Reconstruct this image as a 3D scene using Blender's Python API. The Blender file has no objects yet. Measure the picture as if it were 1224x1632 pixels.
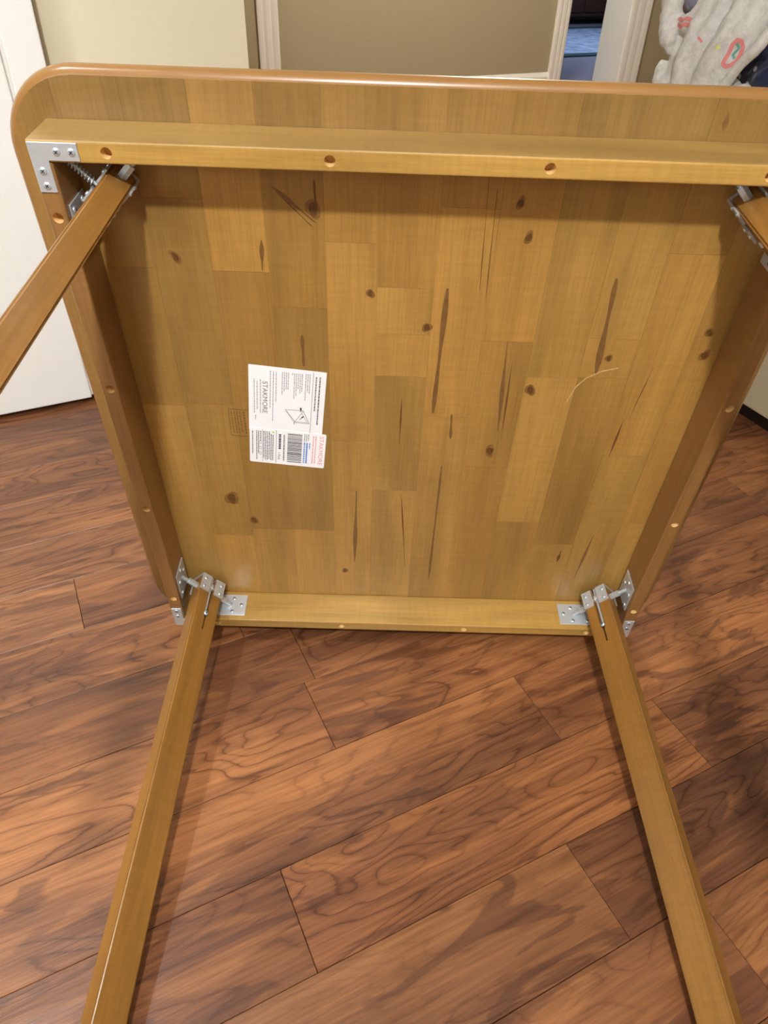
import bpy, bmesh, math, random
from mathutils import Vector, Matrix
random.seed(7)
scene = bpy.context.scene
C = scene.collection

# ------------------------------------------------------------------ camera
FPX = 1140.34
cam_data = bpy.data.cameras.new('camera')
cam = bpy.data.objects.new('camera', cam_data)
C.objects.link(cam)
cam_data.sensor_fit = 'VERTICAL'
cam_data.sensor_height = 36.0
cam_data.lens = FPX / 1632.0 * 36.0
cam_data.clip_start = 0.02
RX = Vector((0.999508, 0.010385, 0.029581))
RY = Vector((0.029338, -0.642511, -0.765714))
RZ = Vector((0.011054, 0.766206, -0.642500))
rot = Matrix((RX, -RY, -RZ)).transposed()
cam.matrix_world = Matrix.Translation(Vector((-0.047756, -0.818048, 0.921913))) @ rot.to_4x4()
scene.camera = cam

# ------------------------------------------------------------------ view, world, lights
vs = scene.view_settings
vs.view_transform = 'Standard'
vs.look = 'None'
vs.gamma = 1.0
vs.use_curve_mapping = False
vs.exposure = 0.42

world = bpy.data.worlds.new('room_world')
scene.world = world
world.use_nodes = True
bg = world.node_tree.nodes['Background']
bg.inputs[0].default_value = (0.9, 0.95, 1.0, 1)
bg.inputs[1].default_value = 0.03


def lamp(name, kind, loc, energy, color, size=0.1, target=None):
    l = bpy.data.lights.new(name, kind)
    l.energy = energy
    l.color = color
    if kind == 'AREA':
        l.shape = 'DISK'
        l.size = size
    else:
        l.shadow_soft_size = size
    o = bpy.data.objects.new(name, l)
    C.objects.link(o)
    o.location = loc
    if target is not None:
        o.rotation_euler = (Vector(target) - Vector(loc)).to_track_quat('-Z', 'Y').to_euler()
    return o


lamp('ceiling_lamp_light', 'POINT', (-0.10, -1.63, 2.09), 110, (0.975, 0.99, 1.0), 0.05)
lamp('window_light', 'AREA', (-1.25, -2.0, 1.2), 8, (0.74, 0.87, 1.0), 0.9, (-0.5, 0.3, 0.3))
spot = lamp('left_fill_spot', 'SPOT', (-1.15, -0.42, 2.40), 76, (0.88, 0.95, 1.0), 0.06, (-0.98, 0.12, 0.0))  # unseen spot added to brighten the left floor and door
spot.data.spot_size = math.radians(62)
spot.data.spot_blend = 0.7

# room axes: floor boards run along DV, walls face NV
DV = Vector((0.895, 0.446, 0)).normalized()
NV = Vector((-DV.y, DV.x, 0))
ROOM_ANGLE = math.atan2(DV.y, DV.x)


def room(d, n, z=0.0):
    return DV * d + NV * n + Vector((0, 0, z))


lamp('hall_fill_light', 'POINT', room(1.9, 2.7, 2.2), 80, (1.0, 0.95, 0.85), 0.12)  # no fixture seen; fill added to light the hall wall and trim
lamp('far_room_window_light', 'AREA', room(5.4, 5.2, 1.8), 26, (0.74, 0.84, 1.0), 0.6, room(4.6, 5.4, 0))


# ------------------------------------------------------------------ helpers
def lin(c):
    out = []
    for v in c:
        v = v / 255.0
        out.append(v / 12.92 if v <= 0.04045 else ((v + 0.055) / 1.055) ** 2.4)
    return (out[0], out[1], out[2], 1.0)


def new_mat(name):
    m = bpy.data.materials.new(name)
    m.use_nodes = True
    nt = m.node_tree
    return m, nt, nt.nodes['Principled BSDF']


class NB:
    """tiny node builder"""
    def __init__(self, nt):
        self.nt = nt

    def n(self, typ, **kw):
        nd = self.nt.nodes.new(typ)
        for k, v in kw.items():
            setattr(nd, k, v)
        return nd

    def link(self, a, b):
        self.nt.links.new(a, b)

    def math(self, op, a, b=None, c=None, clamp=False):
        nd = self.n('ShaderNodeMath', operation=op)
        nd.use_clamp = clamp
        for i, v in enumerate((a, b, c)):
            if v is None:
                continue
            if isinstance(v, (int, float)):
                nd.inputs[i].default_value = v
            else:
                self.link(v, nd.inputs[i])
        return nd.outputs[0]

    def ramp(self, fac, stops, interp='LINEAR'):
        nd = self.n('ShaderNodeValToRGB')
        cr = nd.color_ramp
        cr.interpolation = interp
        while len(cr.elements) < len(stops):
            cr.elements.new(0.5)
        for e, (p, col) in zip(cr.elements, stops):
            e.position = p
            e.color = col
        self.link(fac, nd.inputs[0])
        return nd.outputs[0]

    def noise(self, vec, scale=1.0, detail=2.0, rough=0.5, dist=0.0):
        nd = self.n('ShaderNodeTexNoise')
        nd.inputs['Scale'].default_value = scale
        nd.inputs['Detail'].default_value = detail
        nd.inputs['Roughness'].default_value = rough
        nd.inputs['Distortion'].default_value = dist
        self.link(vec, nd.inputs['Vector'])
        return nd.outputs[0]

    def mix(self, fac, a, b, blend='MIX'):
        nd = self.n('ShaderNodeMix', data_type='RGBA', blend_type=blend)
        if isinstance(fac, (int, float)):
            nd.inputs[0].default_value = fac
        else:
            self.link(fac, nd.inputs[0])
        for v, i in ((a, 6), (b, 7)):
            if isinstance(v, tuple):
                nd.inputs[i].default_value = v
            else:
                self.link(v, nd.inputs[i])
        return nd.outputs[2]

    def coords(self, scale, offset_random=0.0):
        tc = self.n('ShaderNodeTexCoord')
        v = tc.outputs['Object']
        if offset_random:
            oi = self.n('ShaderNodeObjectInfo')
            cx = self.n('ShaderNodeCombineXYZ')
            r = self.math('MULTIPLY', oi.outputs['Random'], offset_random)
            r2 = self.math('MULTIPLY', oi.outputs['Random'], offset_random * 3.7)
            self.link(r, cx.inputs[0])
            self.link(r2, cx.inputs[1])
            self.link(r, cx.inputs[2])
            ad = self.n('ShaderNodeVectorMath', operation='ADD')
            self.link(v, ad.inputs[0])
            self.link(cx.outputs[0], ad.inputs[1])
            v = ad.outputs[0]
        mp = self.n('ShaderNodeMapping')
        mp.inputs['Scale'].default_value = scale
        self.link(v, mp.inputs[0])
        return mp.outputs[0]

    def bump(self, h, strength, dist, bsdf):
        b = self.n('ShaderNodeBump')
        b.inputs['Strength'].default_value = strength
        b.inputs['Distance'].default_value = dist
        self.link(h, b.inputs['Height'])
        self.link(b.outputs[0], bsdf.inputs['Normal'])


def mul(c, k):
    return (c[0] * k, c[1] * k, c[2] * k, 1.0)


def table_wood(name, axis, base, tint=True, rough=0.36, outer=None, grain=0.10):
    """honey stained hardwood, fibres along the given local axis"""
    m, nt, b = new_mat(name)
    N = NB(nt)
    sc = [34.0, 34.0, 34.0]
    sc[axis] = 2.2
    fine = [420.0, 420.0, 420.0]
    fine[axis] = 14.0
    wide = [11.0, 11.0, 11.0]
    wide[axis] = 2.0
    v = N.coords(sc, 3.0)
    n1 = N.noise(v, 1.0, 3.0, 0.55, 0.6)
    n2 = N.noise(N.coords(fine, 3.0), 1.0, 2.0, 0.6)
    n3 = N.noise(N.coords(wide, 5.0), 1.0, 2.0, 0.5, 0.8)
    cross = [28.0, 28.0, 28.0]
    cross[axis] = 190.0
    n4 = N.noise(N.coords(cross, 2.0), 1.0, 2.0, 0.5)
    col = N.ramp(n1, [(0.30, mul(base, 0.72)), (0.50, base), (0.72, mul(base, 1.22))])
    col = N.mix(0.55, col, N.ramp(n3, [(0.30, mul(base, 0.62)), (0.55, base), (0.75, mul(base, 1.25))]))
    f = N.ramp(n2, [(0.35, (0.80, 0.78, 0.74, 1)), (0.60, (1, 1, 1, 1))])
    col = N.mix(0.6, col, f, 'MULTIPLY')
    f4 = N.ramp(n4, [(0.40, (0.90, 0.89, 0.87, 1)), (0.60, (1.04, 1.04, 1.03, 1))])
    col = N.mix(0.4, col, f4, 'MULTIPLY')
    if tint:
        oi = N.n('ShaderNodeObjectInfo')
        col = N.mix(1.0, col, oi.outputs['Color'], 'MULTIPLY')
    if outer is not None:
        # faces outside the rails are multiplied by a darker tone
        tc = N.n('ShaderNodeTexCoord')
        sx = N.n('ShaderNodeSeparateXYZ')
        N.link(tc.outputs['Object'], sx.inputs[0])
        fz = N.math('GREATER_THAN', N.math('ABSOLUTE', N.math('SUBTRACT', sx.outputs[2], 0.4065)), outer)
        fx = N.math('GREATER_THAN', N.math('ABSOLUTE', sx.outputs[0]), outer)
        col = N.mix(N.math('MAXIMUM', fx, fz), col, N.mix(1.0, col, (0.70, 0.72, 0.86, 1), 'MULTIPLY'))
    N.link(col, b.inputs['Base Color'])
    rr = N.math('MULTIPLY_ADD', n2, 0.18, rough - 0.08)
    N.link(rr, b.inputs['Roughness'])
    b.inputs['Coat Weight'].default_value = 0.25
    b.inputs['Coat Roughness'].default_value = 0.22
    if grain:
        N.bump(n2, grain, 0.001, b)
    return m


def plain(name, col, rough=0.5, metal=0.0, noise=0.0, nscale=40.0, bump=0.0):
    m, nt, b = new_mat(name)
    N = NB(nt)
    b.inputs['Roughness'].default_value = rough
    b.inputs['Metallic'].default_value = metal
    v = N.coords((nscale, nscale, nscale))
    n1 = N.noise(v, 1.0, 3.0, 0.55)
    k = noise
    c = N.ramp(n1, [(0.3, mul(col, 1 - k)), (0.7, mul(col, 1 + k))])
    N.link(c, b.inputs['Base Color'])
    if bump:
        N.bump(n1, bump, 0.002, b)
    return m


def new_obj(name, bm, mat, parent=None, smooth=False, tint=None):
    me = bpy.data.meshes.new(name)
    bm.normal_update()
    bm.to_mesh(me)
    bm.free()
    if smooth:
        for p in me.polygons:
            p.use_smooth = True
    mats = mat if isinstance(mat, (list, tuple)) else [mat]
    for mm in mats:
        me.materials.append(mm)
    o = bpy.data.objects.new(name, me)
    C.objects.link(o)
    if parent is not None:
        o.parent = parent
    if tint is not None:
        o.color = tint
    return o


def empty(name, loc=(0, 0, 0)):
    o = bpy.data.objects.new(name, None)
    C.objects.link(o)
    o.location = loc
    o.empty_display_size = 0.1
    return o


def tag(o, label=None, cat=None, group=None, kind=None):
    if label:
        o['label'] = label
    if cat:
        o['category'] = cat
    if group:
        o['group'] = group
    if kind:
        o['kind'] = kind
    return o


def add_box(bm, lo, hi, bevel=0.0, seg=1, mi=0):
    vs_ = [bm.verts.new((x, y, z)) for x in (lo[0], hi[0]) for y in (lo[1], hi[1]) for z in (lo[2], hi[2])]
    idx = [(0, 1, 3, 2), (4, 6, 7, 5), (0, 4, 5, 1), (2, 3, 7, 6), (0, 2, 6, 4), (1, 5, 7, 3)]
    fs = []
    for f in idx:
        fc = bm.faces.new([vs_[i] for i in f])
        fc.material_index = mi
        fs.append(fc)
    if bevel > 0:
        es = list({e for f in fs for e in f.edges})
        bmesh.ops.bevel(bm, geom=es, offset=bevel, segments=seg, affect='EDGES', profile=0.6)
    return fs


def add_prism(bm, pts, ext, mi=0):
    """pts: list of 3-D points of a planar polygon; ext: extrusion vector"""
    a = [bm.verts.new(p) for p in pts]
    b = [bm.verts.new(Vector(p) + Vector(ext)) for p in pts]
    f0 = bm.faces.new(a)
    f1 = bm.faces.new(list(reversed(b)))
    fs = [f0, f1]
    n = len(pts)
    for i in range(n):
        fs.append(bm.faces.new((a[i], b[i], b[(i + 1) % n], a[(i + 1) % n])))
    for f in fs:
        f.material_index = mi
    bmesh.ops.recalc_face_normals(bm, faces=fs)
    return fs


def add_tube(bm, p0, p1, r0, r1=None, seg=14, mi=0, cap=True):
    p0 = Vector(p0)
    p1 = Vector(p1)
    r1 = r0 if r1 is None else r1
    d = (p1 - p0).normalized()
    x = d.orthogonal().normalized()
    y = d.cross(x)
    A, B = [], []
    for i in range(seg):
        t = 2 * math.pi * i / seg
        o = x * math.cos(t) + y * math.sin(t)
        A.append(bm.verts.new(p0 + o * r0))
        B.append(bm.verts.new(p1 + o * r1))
    fs = []
    for i in range(seg):
        fs.append(bm.faces.new((A[i], A[(i + 1) % seg], B[(i + 1) % seg], B[i])))
    if cap:
        fs.append(bm.faces.new(list(reversed(A))))
        fs.append(bm.faces.new(B))
    for f in fs:
        f.material_index = mi
    return fs


def add_dome(bm, c, n, r, h, seg=12, mi=0, slot_mi=None):
    """screw / rivet head: a low dome with an optional cross recess inlay"""
    c = Vector(c)
    n = Vector(n).normalized()
    x = n.orthogonal().normalized()
    y = n.cross(x)
    rings = [(r, 0.0), (r * 0.96, h * 0.45), (r * 0.72, h * 0.85), (r * 0.35, h)]
    R = []
    for rr, hh in rings:
        R.append([bm.verts.new(c + n * hh + (x * math.cos(2 * math.pi * i / seg) + y * math.sin(2 * math.pi * i / seg)) * rr) for i in range(seg)])
    for k in range(len(R) - 1):
        for i in range(seg):
            f = bm.faces.new((R[k][i], R[k][(i + 1) % seg], R[k + 1][(i + 1) % seg], R[k + 1][i]))
            f.material_index = mi
            f.smooth = True
    f = bm.faces.new(R[-1])
    f.material_index = mi
    if slot_mi is not None:
        for a, b in ((x, y), (y, x)):
            q = [c + n * (h * 1.02) + a * (r * 0.55 * s) + b * (r * 0.12 * t) for s, t in ((-1, -1), (1, -1), (1, 1), (-1, 1))]
            f = bm.faces.new([bm.verts.new(p) for p in q])
            f.material_index = slot_mi


def clip_poly(poly, clip):
    """Sutherland-Hodgman, convex clip polygon, counter-clockwise"""
    out = list(poly)
    n = len(clip)
    for i in range(n):
        a = clip[i]
        b = clip[(i + 1) % n]
        src = out
        out = []
        if not src:
            return []
        def side(p):
            return (b[0] - a[0]) * (p[1] - a[1]) - (b[1] - a[1]) * (p[0] - a[0])
        for j in range(len(src)):
            p = src[j]
            q = src[(j + 1) % len(src)]
            sp, sq = side(p), side(q)
            if sp >= 0:
                out.append(p)
            if (sp >= 0) != (sq >= 0):
                t = sp / (sp - sq)
                out.append((p[0] + (q[0] - p[0]) * t, p[1] + (q[1] - p[1]) * t))
    return out


def rounded_square(u0, u1, v0, v1, r, seg=10):
    pts = []
    for cx, cy, a0 in ((u1 - r, v0 + r, -90), (u1 - r, v1 - r, 0), (u0 + r, v1 - r, 90), (u0 + r, v0 + r, 180)):
        for i in range(seg + 1):
            a = math.radians(a0 + 90.0 * i / seg)
            pts.append((cx + r * math.cos(a), cy + r * math.sin(a)))
    return pts


# ------------------------------------------------------------------ materials
M = {}
HONEY = lin((172, 131, 66))
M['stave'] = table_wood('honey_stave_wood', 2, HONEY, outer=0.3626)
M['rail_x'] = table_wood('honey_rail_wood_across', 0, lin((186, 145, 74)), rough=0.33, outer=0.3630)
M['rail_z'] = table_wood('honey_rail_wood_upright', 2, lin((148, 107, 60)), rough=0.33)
M['leg'] = table_wood('honey_leg_wood', 2, lin((152, 106, 48)), rough=0.33)
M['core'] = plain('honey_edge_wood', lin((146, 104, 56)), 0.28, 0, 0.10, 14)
M['rawhole'] = plain('raw_pale_wood', lin((226, 184, 120)), 0.7, 0, 0.1, 300)
M['streak'] = plain('mineral_streak', lin((120, 85, 46)), 0.4, 0, 0.15, 120)
M['streak_dark'] = plain('dark_grain_crack', lin((106, 68, 34)), 0.45, 0, 0.2, 160)
M['knot'] = plain('wood_knot', lin((98, 64, 28)), 0.45, 0, 0.3, 220)
M['knot_ring'] = plain('wood_knot_ring', lin((128, 90, 46)), 0.4, 0, 0.2, 160)
M['pale_arc'] = plain('pale_arc_inlay', lin((196, 160, 112)), 0.5, 0, 0.2, 200)
M['zinc'] = plain('zinc_plated_steel', lin((208, 214, 220)), 0.36, 0.55, 0.04, 90)
M['bolt'] = plain('blue_zinc_bolt_steel', lin((208, 222, 230)), 0.25, 0.65, 0.05, 90)
M['slot'] = plain('screw_slot_shadow_metal', lin((70, 68, 64)), 0.5, 0.8)
M['paper'] = plain('white_label_paper', lin((249, 250, 255)), 0.45, 0, 0.005, 30)
M['ink'] = plain('dark_grey_ink', lin((92, 92, 98)), 0.6)
M['ink_black'] = plain('black_ink', lin((44, 44, 48)), 0.6)
M['ink_pale'] = plain('pale_grey_ink', lin((165, 165, 172)), 0.6)
M['ink_red'] = plain('pink_red_ink', lin((236, 150, 142)), 0.6)
M['ink_blue'] = plain('blue_ink', lin((120, 158, 220)), 0.6)
M['ink_green'] = plain('yellow_green_ink', lin((196, 206, 120)), 0.6)
M['ink_brown'] = plain('brown_stamp_ink', lin((104, 70, 36)), 0.6)


def floor_wood():
    m, nt, b = new_mat('scraped_walnut_plank')
    N = NB(nt)
    # local x runs along the plank
    base = N.noise(N.coords((1.7, 7.5, 3.0), 40.0), 1.0, 2.0, 0.42, 1.3)
    fine = N.noise(N.coords((10.0, 260.0, 60.0), 40.0), 1.0, 3.0, 0.6)
    scal = N.noise(N.coords((26.0, 60.0, 30.0), 40.0), 1.0, 2.0, 0.5)
    blot = N.noise(N.coords((3.4, 15.0, 3.0), 60.0), 1.0, 2.5, 0.5, 1.8)
    pat = N.noise(N.coords((1.3, 6.0, 1.0), 80.0), 1.0, 2.0, 0.5, 0.5)
    wob = N.math('MULTIPLY_ADD', scal, 0.035, N.math('MULTIPLY_ADD', fine, 0.018, base))
    ring = N.math('FRACT', N.math('MULTIPLY', wob, 15.0))
    line = N.ramp(ring, [(0.0, (0.80, 0.76, 0.73, 1)), (0.14, (0.98, 0.97, 0.96, 1)), (0.55, (1.07, 1.07, 1.06, 1)), (0.84, (0.86, 0.82, 0.79, 1)), (0.93, (0.46, 0.39, 0.35, 1)), (1.0, (0.54, 0.47, 0.43, 1))])
    col = N.ramp(pat, [(0.30, lin((100, 64, 42))), (0.50, lin((128, 82, 51))), (0.70, lin((164, 109, 66)))])
    lm = N.ramp(N.noise(N.coords((0.8, 5.0, 2.0), 90.0), 1.0, 1.0, 0.5), [(0.40, (0.25, 0.25, 0.25, 1)), (0.60, (0.95, 0.95, 0.95, 1))])
    col = N.mix(lm, col, line, 'MULTIPLY')
    dark = N.ramp(blot, [(0.0, (0, 0, 0, 1)), (0.585, (0, 0, 0, 1)), (0.615, (1, 1, 1, 1)), (1.0, (0.75, 0.75, 0.75, 1))])
    df = N.math('MULTIPLY', dark, 0.55)
    col = N.mix(df, col, lin((84, 50, 34)))
    light = N.ramp(blot, [(0.0, (1, 1, 1, 1)), (0.36, (1, 1, 1, 1)), (0.42, (0, 0, 0, 1)), (1.0, (0, 0, 0, 1))])
    col = N.mix(N.math('MULTIPLY', light, 0.30), col, lin((176, 118, 70)))
    ff = N.ramp(fine, [(0.35, (0.74, 0.71, 0.69, 1)), (0.6, (1.04, 1.04, 1.03, 1))])
    col = N.mix(0.8, col, ff, 'MULTIPLY')
    mid = N.noise(N.coords((4.0, 85.0, 30.0), 33.0), 1.0, 3.0, 0.6, 0.4)
    col = N.mix(0.9, col, N.ramp(mid, [(0.32, (0.74, 0.70, 0.67, 1)), (0.52, (1.0, 1.0, 1.0, 1)), (0.70, (1.16, 1.15, 1.13, 1))]), 'MULTIPLY')
    oi = N.n('ShaderNodeObjectInfo')
    col = N.mix(1.0, col, oi.outputs['Color'], 'MULTIPLY')
    N.link(col, b.inputs['Base Color'])
    N.link(N.math('MULTIPLY_ADD', fine, 0.16, 0.30), b.inputs['Roughness'])
    hh = N.math('MULTIPLY_ADD', base, 1.5, N.math('MULTIPLY', fine, 0.25))
    N.bump(hh, 0.25, 0.004, b)
    return m


M['plank'] = floor_wood()
M['subfloor'] = plain('dark_subfloor', lin((70, 38, 22)), 0.6, 0, 0.1, 20)
M['hallfloor'] = plain('hall_floor_boards', lin((140, 84, 50)), 0.4, 0, 0.15, 8)
M['cream'] = plain('cream_wall', lin((230, 219, 190)), 0.75, 0, 0.015, 60, 0.05)
M['olive'] = plain('olive_beige_wall', lin((172, 159, 126)), 0.8, 0, 0.02, 60, 0.05)  # base colour darker than the cream wall's
M['white'] = plain('white_door_paint', lin((240, 238, 232)), 0.45, 0, 0.01, 30)
M['trim'] = plain('white_trim_paint', lin((246, 242, 232)), 0.5, 0, 0.01, 30)
M['ceil'] = plain('ceiling_white', lin((205, 204, 200)), 0.85, 0, 0.01, 30)
M['greige'] = plain('beige_cabinet_paint', lin((176, 164, 138)), 0.55, 0, 0.02, 30)
M['toekick'] = plain('dark_toe_kick', lin((36, 22, 20)), 0.7, 0, 0.1, 30)
M['carpet'] = plain('blue_grey_carpet', lin((120, 122, 146)), 0.95, 0, 0.12, 160, 0.4)
M['rugpale'] = plain('pale_blue_rug', lin((150, 172, 208)), 0.95, 0, 0.35, 9, 0.3)
M['rugteal'] = plain('dark_teal_rug_border', lin((44, 74, 84)), 0.95, 0, 0.1, 100, 0.3)
M['darkwood'] = plain('dark_brown_furniture', lin((62, 42, 32)), 0.45, 0, 0.2, 14)

# ------------------------------------------------------------------ floor
floor = empty('floor')
tag(floor, kind='structure')
room_rot = (0, 0, ROOM_ANGLE)
bm = bmesh.new()
add_box(bm, (-3.2, -3.1, -0.05), (5.2, 2.26, -0.0095))
sub = new_obj('subfloor', bm, M['subfloor'], floor)
sub.rotation_euler = room_rot
bm = bmesh.new()
add_box(bm, (-3.2, 2.26, -0.05), (8.0, 4.0, 0.0))
hf = new_obj('hall_boards', bm, M['hallfloor'], floor)
hf.rotation_euler = room_rot

PW = 0.1262
N0 = -0.055            # one seam, in the across-board direction
joints = {-1: [-0.197], -2: [0.108], -3: [-0.326, 0.279], -4: [0.021]}
plank_rows = range(-11, 18)
rng = random.Random(11)
plank_count = 0
for k in plank_rows:
    lo = N0 + PW * k
    hi = lo + PW
    js = list(joints.get(k, []))
    if not js:
        js = [rng.uniform(-0.9, 0.6)]
    x = min(js)
    left = []
    while x > -2.3:
        x -= rng.uniform(0.62, 1.25)
        left.append(x)
    x = max(js)
    right = []
    while x < 2.3:
        x += rng.uniform(0.62, 1.25)
        right.append(x)
    allj = sorted(left + js + right)
    for a, b_ in zip(allj[:-1], allj[1:]):
        bm = bmesh.new()
        g = 0.00035
        L = (b_ - a) / 2 - g
        Wd = PW / 2 - g
        add_box(bm, (-L, -Wd, -0.0095), (L, Wd, 0.0), 0.0006, 1)
        s = rng.uniform(0.88, 1.10)
        t = rng.uniform(-0.035, 0.035)
        o = new_obj('plank', bm, M['plank'], floor, tint=(s * (1 + t), s, s * (1 - t), 1))
        o.location = room((a + b_) / 2, (lo + hi) / 2, 0)
        o.rotation_euler = room_rot
        plank_count += 1


# ------------------------------------------------------------------ room shell
def room_box(name, d0, d1, n0, n1, z0, z1, mat, bevel=0.0, parent=None):
    bm = bmesh.new()
    add_box(bm, (d0, n0, z0), (d1, n1, z1), bevel, 2)
    o = new_obj(name, bm, mat, parent)
    o.rotation_euler = room_rot
    return o


def struct(o):
    o['kind'] = 'structure'
    return o


# cream partition wall behind the white door
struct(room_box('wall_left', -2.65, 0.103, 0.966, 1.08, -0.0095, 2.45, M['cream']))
# olive hall wall with doorway opening from d=3.20 to 3.72
WN = 3.9
wb = empty('wall_back')
struct(wb)
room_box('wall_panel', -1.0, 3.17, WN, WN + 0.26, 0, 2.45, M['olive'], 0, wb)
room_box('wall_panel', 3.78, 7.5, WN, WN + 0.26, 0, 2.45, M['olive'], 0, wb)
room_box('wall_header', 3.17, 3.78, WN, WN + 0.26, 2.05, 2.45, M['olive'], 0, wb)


def casing(d0, d1, name):
    """upright door casing with a stepped, moulded face"""
    bm = bmesh.new()
    w = d1 - d0
    prof = [(0, 0), (0, 0.012), (0.08, 0.015), (0.22, 0.016), (0.28, 0.0145), (0.42, 0.0185), (0.58, 0.019), (0.66, 0.0175), (0.80, 0.021), (0.95, 0.022), (1.0, 0.020), (1.0, 0)]
    pts = [(d0 + p * w, WN - y, 0.0) for p, y in prof]
    add_prism(bm, pts, (0, 0, 2.1))
    o = new_obj(name, bm, M['trim'])
    o.rotation_euler = room_rot
    return struct(o)


casing(1.062, 1.181, 'trim_1')
casing(3.205, 3.100, 'trim_2')
casing(3.725, 3.890, 'trim_3')
room_box('door_jamb', 3.17, 3.20, WN, WN + 0.26, 0, 2.05, M['trim'], 0, wb)
room_box('door_jamb', 3.72, 3.78, WN, WN + 0.26, 0, 2.05, M['trim'], 0, wb)
bm = bmesh.new()
add_prism(bm, [(1.181, WN, 0), (1.181, WN - 0.014, 0), (1.181, WN - 0.014, 0.09), (1.181, WN - 0.008, 0.105), (1.181, WN - 0.004, 0.115), (1.181, WN, 0.115)], (1.92, 0, 0))
bb = new_obj('baseboard_back', bm, M['trim'])
bb.rotation_euler = room_rot
struct(bb)
struct(room_box('ceiling', -3.0, 8.0, -3.0, 8.6, 2.45, 2.5, M['ceil']))
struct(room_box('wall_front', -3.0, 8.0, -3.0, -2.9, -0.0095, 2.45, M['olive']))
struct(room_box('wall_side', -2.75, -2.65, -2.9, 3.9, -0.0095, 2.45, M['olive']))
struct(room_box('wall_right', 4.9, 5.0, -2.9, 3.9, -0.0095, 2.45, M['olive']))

# the room beyond the doorway
far_floor = room_box('floor_far_room', 1.0, 8.0, 4.0, 8.6, -0.05, -0.0005, M['carpet'])
struct(far_floor)
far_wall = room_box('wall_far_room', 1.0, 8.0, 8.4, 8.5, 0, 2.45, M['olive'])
struct(far_wall)
rug = empty('area_rug', room(5.35, 6.0, 0))
rug.rotation_euler = room_rot
tag(rug, 'pale blue patterned rug with dark teal border seen through the far doorway', 'rug')
bm = bmesh.new()
add_box(bm, (-1.25, -0.78, 0.0), (1.25, 0.78, 0.010), 0.003)
new_obj('rug_field', bm, M['rugpale'], rug)
bm = bmesh.new()
add_box(bm, (-1.3, -0.86, 0.0), (1.3, -0.75, 0.013), 0.003)
add_box(bm, (-1.3, 0.75, 0.0), (1.3, 0.86, 0.013), 0.003)
add_box(bm, (-1.32, -0.86, 0.0), (-1.22, 0.86, 0.012), 0.003)
add_box(bm, (1.22, -0.86, 0.0), (1.32, 0.86, 0.012), 0.003)
new_obj('rug_border', bm, M['rugteal'], rug)

dr = empty('dark_dresser', room(5.9, 7.35, 0))
dr.rotation_euler = room_rot
tag(dr, 'dark brown wooden dresser in the room beyond the far doorway', 'dresser')
bm = bmesh.new()
add_box(bm, (-0.9, -0.25, 0.08), (0.9, 0.25, 0.95), 0.006)
new_obj('dresser_body', bm, M['darkwood'], dr)
for i in range(2):
    for j in range(3):
        bm = bmesh.new()
        x0 = -0.87 + i * 0.88
        z0 = 0.12 + j * 0.275
        add_box(bm, (x0, -0.268, z0), (x0 + 0.86, -0.25, z0 + 0.255), 0.005)
        dw = new_obj('drawer', bm, M['darkwood'], dr)
        bm = bmesh.new()
        add_tube(bm, (x0 + 0.43, -0.268, z0 + 0.13), (x0 + 0.43, -0.295, z0 + 0.13), 0.012, 0.018)
        new_obj('knob', bm, M['slot'], dw)
for sx in (-0.84, 0.84):
    for sy in (-0.2, 0.2):
        bm = bmesh.new()
        add_box(bm, (sx - 0.03, sy - 0.03, 0.0), (sx + 0.03, sy + 0.03, 0.085), 0.004)
        new_obj('foot', bm, M['darkwood'], dr)

# white door standing open on the left
door = empty('door_1', room(-0.70, 0.935, 0))
door.rotation_euler = room_rot
tag(door, kind='structure')
bm = bmesh.new()
add_box(bm, (-0.41, -0.008, 0.014), (0.409, 0.018, 2.03), 0.002)
new_obj('door_slab', bm, M['white'], door)
bm = bmesh.new()
add_box(bm, (0.345, -0.020, 0.014), (0.409, -0.006, 2.03), 0.003, 2)
new_obj('door_stile', bm, M['white'], door)
bm = bmesh.new()
add_box(bm, (-0.41, -0.020, 0.014), (-0.345, -0.006, 2.03), 0.003, 2)
new_obj('door_stile', bm, M['white'], door)
bm = bmesh.new()
add_box(bm, (-0.338, -0.019, 0.014), (0.338, -0.006, 2.03), 0.003, 2)
new_obj('door_panel', bm, M['white'], door)

# cabinet at the right, dark recessed toe kick
cab = empty('low_cabinet', room(1.03, 0.0, 0))
cab.rotation_euler = room_rot
tag(cab, 'beige low cabinet with dark toe kick behind the table on the right', 'cabinet')
bm = bmesh.new()
add_box(bm, (0.0, -0.55, 0.048), (0.50, 0.92, 0.585), 0.004, 2)
new_obj('cabinet_body', bm, M['greige'], cab)
bm = bmesh.new()
add_box(bm, (0.035, -0.53, 0.0), (0.48, 0.90, 0.05))
new_obj('toe_kick', bm, M['toekick'], cab)
for i in range(3):
    bm = bmesh.new()
    y0 = -0.54 + i * 0.487
    add_box(bm, (-0.018, y0, 0.058), (0.0, y0 + 0.478, 0.575), 0.004, 2)
    new_obj('cabinet_door', bm, M['greige'], cab)

# ------------------------------------------------------------------ folding table
S = 0.813
OV = 0.0429          # overhang outside the rails
HR = 0.0558          # rail depth
TR = 0.0189          # rail thickness
TOPT = 0.020
A = S / 2 - OV       # rail outer half width
TILT = 0.10519
TABLE_LIFT = 0.0012


def TP(u, v, w):
    """table point: u across, v up the top, w out along the legs"""
    return Vector((u, -w, v))


table = empty('folding_table', (0, 0, TABLE_LIFT))
table.rotation_euler = (TILT, 0, 0)
tag(table, 'honey brown square wooden folding table standing on edge with underside and legs showing', 'table')

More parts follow.
